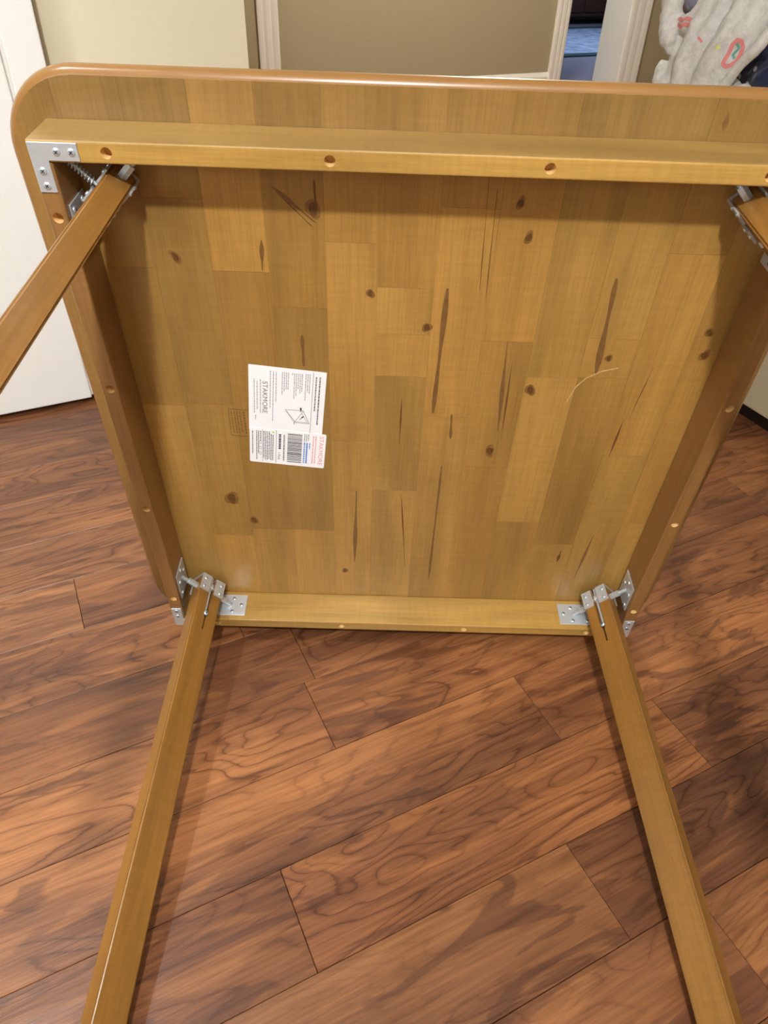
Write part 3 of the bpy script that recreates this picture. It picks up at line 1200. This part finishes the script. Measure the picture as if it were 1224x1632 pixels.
def cloth_heap(name, tubes, mat, voxel=0.005, wrinkle=0.0065, seed=0):
    """folds swept along curves, merged to one skin by a voxel remesh; points are (d, n, z, radius)"""
    bm = bmesh.new()
    for tb in tubes:
        n = len(tb)
        fine = []
        for i in range(n - 1):
            p0 = Vector(tb[max(i - 1, 0)])
            p1 = Vector(tb[i])
            p2 = Vector(tb[i + 1])
            p3 = Vector(tb[min(i + 2, n - 1)])
            for k in range(6):
                t = k / 6
                fine.append(0.5 * ((2 * p1) + (p2 - p0) * t + (2 * p0 - 5 * p1 + 4 * p2 - p3) * t * t + (3 * p1 - p0 - 3 * p2 + p3) * t ** 3))
        fine.append(Vector(tb[-1]))
        for q_ in fine:
            ret = bmesh.ops.create_icosphere(bm, subdivisions=2, radius=max(q_[3], 0.004))
            bmesh.ops.translate(bm, verts=ret['verts'], vec=room(q_[0], q_[1], max(q_[2], CAB_TOP + q_[3] + 0.001)))
    me = bpy.data.meshes.new(name)
    bm.to_mesh(me)
    bm.free()
    ob = bpy.data.objects.new(name, me)
    C.objects.link(ob)
    md = ob.modifiers.new('skin', 'REMESH')
    md.mode = 'VOXEL'
    md.voxel_size = voxel
    sm = ob.modifiers.new('smooth', 'SMOOTH')
    sm.factor = 0.5
    sm.iterations = 6
    bpy.context.view_layer.update()
    dg = bpy.context.evaluated_depsgraph_get()
    res = bpy.data.meshes.new_from_object(ob.evaluated_get(dg))
    bpy.data.objects.remove(ob)
    from mathutils import noise as mnoise
    nn = [v.normal.copy() for v in res.vertices]
    for v, nv in zip(res.vertices, nn):
        p = v.co
        q_ = Vector((p.dot(DV) * 10, (p.dot(NV) + p.z * 0.8) * 48, (p.z - p.dot(NV)) * 14)) + Vector((seed, seed, 0))
        dz = mnoise.noise(q_) * wrinkle
        v.co = p + nv * dz
        if v.co.z < CAB_TOP + 0.001:
            v.co.z = CAB_TOP + 0.001
    res.materials.clear()
    res.materials.append(mat)
    for pl in res.polygons:
        pl.use_smooth = True
    o = bpy.data.objects.new(name, res)
    C.objects.link(o)
    return o


CAB_TOP = 0.585
WHITE = [
   [(1.16, 0.8345, 0.7215, 0.0182), (1.16, 0.8274, 0.6838, 0.023), (1.16, 0.8283, 0.6441, 0.0265), (1.17, 0.8295, 0.5887, 0.0287)],
   [(1.15, 0.798, 0.7232, 0.0164), (1.145, 0.8021, 0.681, 0.0167), (1.14, 0.8281, 0.6422, 0.014)],
   [(1.14, 0.8826, 0.828, 0.0326), (1.13, 0.8679, 0.7563, 0.0257), (1.12, 0.8489, 0.7144, 0.022), (1.13, 0.8445, 0.6877, 0.0169)],
   [(1.15, 0.8528, 0.74, 0.0182), (1.14, 0.8099, 0.742, 0.0208), (1.15, 0.7984, 0.7577, 0.0206), (1.17, 0.7951, 0.7867, 0.0219)],
   [(1.15, 0.8717, 0.6464, 0.0174), (1.14, 0.8524, 0.6196, 0.0221), (1.15, 0.833, 0.5947, 0.0286), (1.17, 0.809, 0.5712, 0.0318)],
   [(1.15, 0.7587, 0.8357, 0.0183), (1.14, 0.7743, 0.7529, 0.019), (1.13, 0.785, 0.6772, 0.0211), (1.14, 0.792, 0.5964, 0.0234)],
   [(1.17, 0.7328, 0.8374, 0.0237), (1.155, 0.7382, 0.7562, 0.0245), (1.145, 0.7604, 0.68, 0.0254), (1.15, 0.7694, 0.5997, 0.0263)],
   [(1.16, 0.6724, 0.8411, 0.0217), (1.14, 0.6764, 0.7625, 0.0223), (1.13, 0.7003, 0.6945, 0.0246), (1.14, 0.7286, 0.607, 0.0273)],
   [(1.17, 0.6321, 0.8436, 0.024), (1.155, 0.6453, 0.7653, 0.0248), (1.145, 0.6743, 0.6974, 0.0258), (1.15, 0.7035, 0.6107, 0.027)],
   [(1.17, 0.5848, 0.836, 0.0183), (1.16, 0.6124, 0.7741, 0.019), (1.15, 0.6404, 0.71, 0.0197), (1.15, 0.6724, 0.6391, 0.0191)],
   [(1.14, 0.5512, 0.7791, 0.0118), (1.13, 0.5809, 0.7272, 0.0122), (1.13, 0.6181, 0.6777, 0.0141), (1.13, 0.6586, 0.6166, 0.0161)],
   [(1.21, 0.6418, 0.8431, 0.0594), (1.2, 0.6749, 0.7676, 0.0564), (1.19, 0.7106, 0.7039, 0.0556), (1.18, 0.7525, 0.6411, 0.0517), (1.18, 0.7776, 0.5762, 0.044)],
   [(1.19, 0.8456, 0.5537, 0.0326), (1.19, 0.7028, 0.574, 0.0307), (1.19, 0.6144, 0.5954, 0.0264)],
]
PURPLE = [
    [(1.36, 1.00, 0.60, 0.05), (1.30, 0.93, 0.70, 0.05), (1.24, 0.9433, 0.8246, 0.0465), (1.25, 0.8673, 0.8172, 0.0454)],
    [(1.22, 0.9194, 0.7912, 0.0341), (1.21, 0.8558, 0.7789, 0.0273), (1.22, 0.828, 0.7713, 0.0211)],
]
NAVY = [
   [(1.36, 0.691, 0.7699, 0.0646), (1.36, 0.7181, 0.6854, 0.0674), (1.36, 0.7586, 0.6124, 0.0639), (1.36, 0.8057, 0.5545, 0.053)],
   [(1.33, 0.6383, 0.665, 0.0505), (1.33, 0.6764, 0.5998, 0.0525), (1.34, 0.7371, 0.5608, 0.0418)],
]
white = cloth_heap('patterned_garment', WHITE, M['plush'], seed=1.3)
tag(white, 'white plush garment with coral and teal print heaped behind the table corner', 'clothing', 'clothes heaped on the cabinet')
navy = cloth_heap('navy_garment', NAVY, M['navy'], seed=4.1)
tag(navy, 'navy blue garment with white flecks under the white plush garment', 'clothing', 'clothes heaped on the cabinet')
mauve = cloth_heap('mauve_garment', PURPLE, M['mauve'], seed=7.7)
tag(mauve, 'grey mauve garment behind the white plush garment', 'clothing', 'clothes heaped on the cabinet')

# prints on the plush garment, laid on its surface
bvh = BVHTree.FromObject(white, bpy.context.evaluated_depsgraph_get()) if False else None
vl = [v.co.copy() for v in white.data.vertices]
bvh = BVHTree.FromPolygons(vl, [tuple(p.vertices) for p in white.data.polygons])
PRINT_DIR = (DV * 0.86 - Vector((0, 0, 0.12)) + NV * 0.52).normalized()


def print_ribbon(name, pts, wid, mat):
    bm = bmesh.new()
    dense = []
    for a, b_ in zip(pts[:-1], pts[1:]):
        for k in range(6):
            t = k / 6
            dense.append([a[i] + (b_[i] - a[i]) * t for i in range(3)])
    dense.append(list(pts[-1]))
    hits = []
    for q_ in dense:
        h = bvh.ray_cast(room(*q_), PRINT_DIR)
        if h[0] is not None:
            hits.append((h[0], h[1]))
    rows = []
    for i, (p, nv) in enumerate(hits):
        a = hits[max(i - 1, 0)][0]
        b_ = hits[min(i + 1, len(hits) - 1)][0]
        t = (b_ - a)
        if t.length < 1e-6:
            continue
        side = nv.cross(t.normalized())
        if side.length < 1e-6:
            continue
        side.normalize()
        row = []
        for k in (-1, -0.33, 0.33, 1):
            pp = p + side * (wid / 2 * k)
            nr = bvh.find_nearest(pp)
            row.append(bm.verts.new(nr[0] + nr[1] * 0.0012))
        rows.append(row)
    for r0, r1 in zip(rows[:-1], rows[1:]):
        if (r0[0].co - r1[0].co).length > 0.03:
            continue
        for k in range(3):
            f = bm.faces.new((r0[k], r0[k + 1], r1[k + 1], r1[k]))
            f.smooth = True
    return new_obj(name, bm, mat, white)


print_ribbon('coral_motif', [(1.0, 0.5789, 0.6925), (1.0, 0.5867, 0.6983), (1.0, 0.579, 0.7174), (1.0, 0.5748, 0.7356), (1.0, 0.5654, 0.7455), (1.0, 0.5548, 0.7445), (1.0, 0.547, 0.7346), (1.0, 0.5486, 0.719), (1.0, 0.5556, 0.7037), (1.0, 0.5664, 0.6965), (1.0, 0.5789, 0.6925)], 0.009, M['coral'])
print_ribbon('teal_zigzag', [(1.0, 0.5659, 0.7389), (1.0, 0.5558, 0.7313), (1.0, 0.5611, 0.7241), (1.0, 0.567, 0.7178), (1.0, 0.5605, 0.7108)], 0.006, M['teal'])
print_ribbon('coral_motif', [(1.0, 0.7544, 0.7661), (1.0, 0.7393, 0.763), (1.0, 0.7298, 0.7685), (1.0, 0.7117, 0.7668)], 0.008, M['coral'])
print_ribbon('coral_motif', [(1.0, 0.7133, 0.7564), (1.0, 0.7291, 0.7571), (1.0, 0.7387, 0.7515), (1.0, 0.7519, 0.7548)], 0.008, M['coral'])
print_ribbon('coral_motif', [(1.0, 0.6786, 0.7372), (1.0, 0.6642, 0.7297)], 0.005, M['coral'])
print_ribbon('lemon_dot', [(1.0, 0.4952, 0.788), (1.0, 0.4892, 0.785), (1.0, 0.4832, 0.782)], 0.020, M['lemon'])
print_ribbon('lemon_dot', [(1.0, 0.6136, 0.7287), (1.0, 0.6076, 0.7217)], 0.010, M['lemon'])
